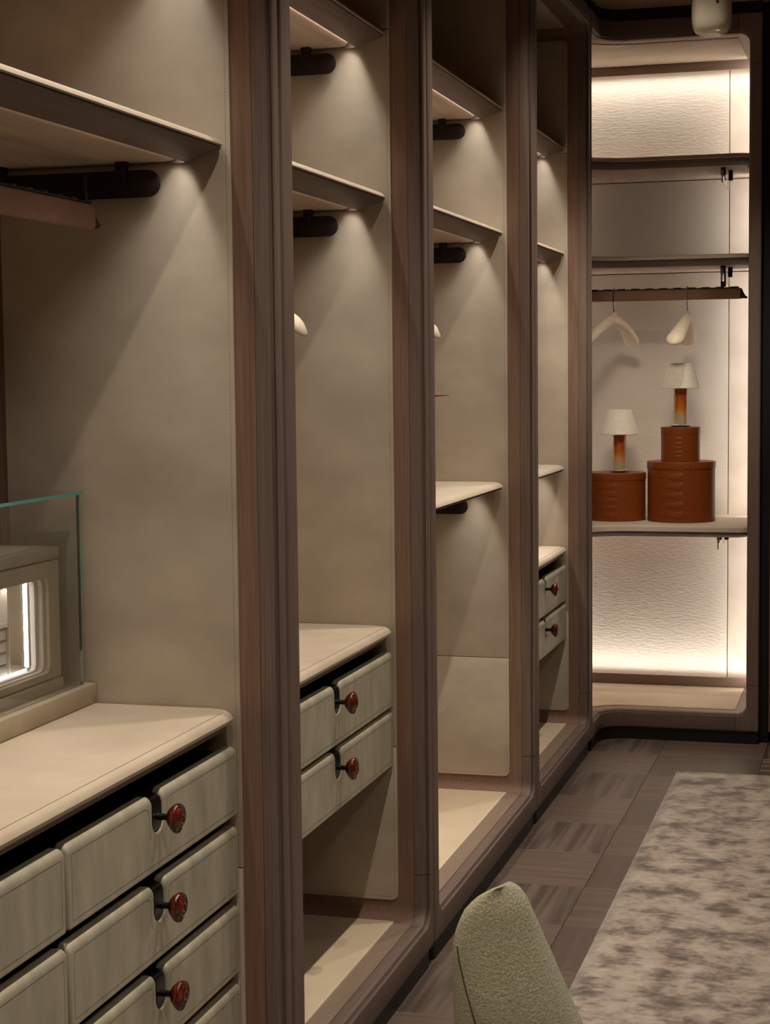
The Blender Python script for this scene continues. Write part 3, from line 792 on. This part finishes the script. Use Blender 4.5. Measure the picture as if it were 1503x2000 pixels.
# ---------------------------------------------------------------- rug
bm = bmesh.new(); nx, ny = 60, 150; x0, x1, yA, yB = .378, 2.75, 1.9, 6.68
V = []
for i in range(nx+1):
    row = []
    for j in range(ny+1):
        x = x0+(x1-x0)*i/nx; y = yA+(yB-yA)*j/ny
        e = min(i, nx-i, j, ny-j)
        z = .0145 if e > 0 else .004
        if e == 0 or e == 1: x += random.uniform(-.0025, .0025)*(1 *.3 if i in (0,1) else 0); y += random.uniform(-.0025,.0025)*(1 if j in (ny,ny-1) else 0)
        z += (random.uniform(-.0012, .0012) if e > 0 else 0)
        row.append(bm.verts.new((x, y, z)))
    V.append(row)
for i in range(nx):
    for j in range(ny): bm.faces.new((V[i][j], V[i+1][j], V[i+1][j+1], V[i][j+1]))
ed = [e for e in bm.edges if e.is_boundary]
r = bmesh.ops.extrude_edge_only(bm, edges=ed)
for v in [g_ for g_ in r['geom'] if isinstance(g_, bmesh.types.BMVert)]: v.co.z = .0006
tag(obj('rug', bm, RUG, angle=80), 'large mottled taupe velvet rug lying on the wood floor', 'rug')

# ---------------------------------------------------------------- chair
CHX, CHY = .60, 2.40
ch = thing('upholstered_chair', 'olive green boucle chair with a rounded peaked backrest, at the bottom edge', 'chair', (CHX, CHY, 0))
ex, ey = Vector((.978, .206, 0)), Vector((-.206, .978, 0))
def prof_chair(wd):
    L = [(0,-.008), (.0025,-.0175), (.006,-.0255), (.012,-.035), (.019,-.0455), (.036,-.061), (.061,-.073), (.083,-.0785), (.10,-.080), (.14,-.080), (.20,-.079), (.28,-.078), (.34,-.080), (.40,-.088)]
    R = [(0,.004), (.003,.0125), (.011,.0225), (.030,.034), (.055,.044), (.083,.055), (.12,.071), (.155,.085), (.20,.103), (.28,.137), (.34,.165), (.40,.190)]
    def it(T):
        for (a, b_), (c_, d_) in zip(T, T[1:]):
            if a <= wd <= c_: return b_+(d_-b_)*(wd-a)/(c_-a)
        return T[-1][1]
    return it(L), it(R)
rings = []
ZTOP = .800
for w_ in [0.0005,.002,.005,.01,.017,.026,.038,.052,.07,.09,.115,.145,.18,.22,.26,.30,.34,.38]:
    l_, r__ = prof_chair(w_); c_ = (l_+r__)/2; h_ = (r__-l_)/2
    th_ = .020+.05*min(1, w_/.2)+.0*w_
    th_ *= min(1, math.sqrt(w_/.04)+.10)
    ring = []
    for q in range(36):
        a = 2*PI*q/36; ca, sa = math.cos(a), math.sin(a)
        ux = math.copysign(abs(ca)**.72, ca); uy = math.copysign(abs(sa)**.72, sa)
        u = c_+h_*ux; v = th_*uy + .055 + .30*(ux*h_)**2*4 + .05*w_ + .03*(1+ux)*.5
        P = ex*u + ey*v; ring.append((P.x, P.y, ZTOP-w_))
    rings.append(ring)
bk = obj('backrest', loft(rings), BOUCLE, ch, local=True, angle=80)
# seam down the left side of the back
pts = []
for w_ in (.085,.10,.115,.14,.17,.20,.24,.28,.32):
    l_, r__ = prof_chair(w_); c_ = (l_+r__)/2; h_ = (r__-l_)/2
    th_ = .020+.05*min(1, w_/.2)
    cu = -.86+ .42*(w_-.08)/.1 if w_ < .18 else -.44
    cu = -.90+ (w_-.085)*2.6
    cu = min(cu, -.35)
    ca = cu; ang = math.acos(-min(1,abs(cu)**(1/.72))); sa = -math.sin(ang)
    ux = cu; uy = -abs(sa)**.72
    u = c_+h_*ux; v = th_*uy+.055+.30*(ux*h_)**2*4+.05*w_+.03*(1+ux)*.5
    P = ex*u+ey*v; pts.append((P.x, P.y, ZTOP-w_))
obj('seam', tube(pts, .0012, 6), plain('seam_thread', (78,72,50), .9), ch, local=True)
def blob(name, c, rx, ry, z0_, z1_, m, rot):
    rg = []
    for zf, s_ in ((0,.80),(.08,.93),(.25,1.0),(.7,1.0),(.9,.95),(1,.82)):
        ring = []
        for q in range(40):
            a = 2*PI*q/40; ca, sa = math.cos(a), math.sin(a)
            u = rx*s_*math.copysign(abs(ca)**.7, ca); v = ry*s_*math.copysign(abs(sa)**.7, sa)
            P = ex*(u+c[0])+ey*(v+c[1]); ring.append((P.x, P.y, z0_+(z1_-z0_)*zf))
        rg.append(ring)
    return obj(name, loft(rg), m, ch, local=True, angle=60)
blob('seat', (.05, .21), .20, .18, .30, .415, BOUCLE, 0)
for u, v in ((-.08,.10), (.18,.10), (-.08,.32), (.18,.32)):
    P = ex*u+ey*v
    obj('leg', lathe([(.010, 0.0162), (.016, .33)], 14, (P.x, P.y, .0)), W_STILE, ch, local=True)

# ---------------------------------------------------------------- pendant
PD = thing('pendant_lamp', 'frosted glass pendant shade hanging from the ceiling at the top right', 'pendant lamp', (.652, 5.0, ZC))
def frost():
    m, nt, b = mk('frosted_glass'); n = noise(nt, coord(nt), 12, 3)
    nt.links.new(ramp(nt, n, [(0.3, (220,208,184)), (0.7, (236,226,204))]), b.inputs['Base Color'])
    b.inputs['Roughness'].default_value = 0.25; b.inputs['Transmission Weight'].default_value = 0.15; b.inputs['Coat Weight'].default_value = .5
    return m
zc = 2.549-ZC; rings = []
for i in range(25):
    a = -PI/2+PI*i/24; ca, sa = math.cos(a), math.sin(a)
    rr2 = .0555*abs(ca)**.50; zz = zc+.0635*math.copysign(abs(sa)**.62, sa)
    rr2 = max(rr2, .002)
    rings.append([(rr2*math.copysign(abs(math.cos(2*PI*q/36))**.8, math.cos(2*PI*q/36)), rr2*math.copysign(abs(math.sin(2*PI*q/36))**.8, math.sin(2*PI*q/36)), zz) for q in range(36)])
obj('glass_shade', loft(rings), frost(), PD, local=True, angle=80)
obj('cord', lathe([(.003, zc+.063), (.003, -.02)], 10), BLACK, PD, local=True)
obj('ceiling_rose', lathe([(.003, -.022), (.03, -.018), (.035, -.0005)], 24), BRONZE, PD, local=True)
obj('set_screw', lathe([(.0025, 0), (.004, .001), (.004, .004)], 12, (.020, -.0565, zc+.018), 'Y'), BRONZE_D, PD, local=True)
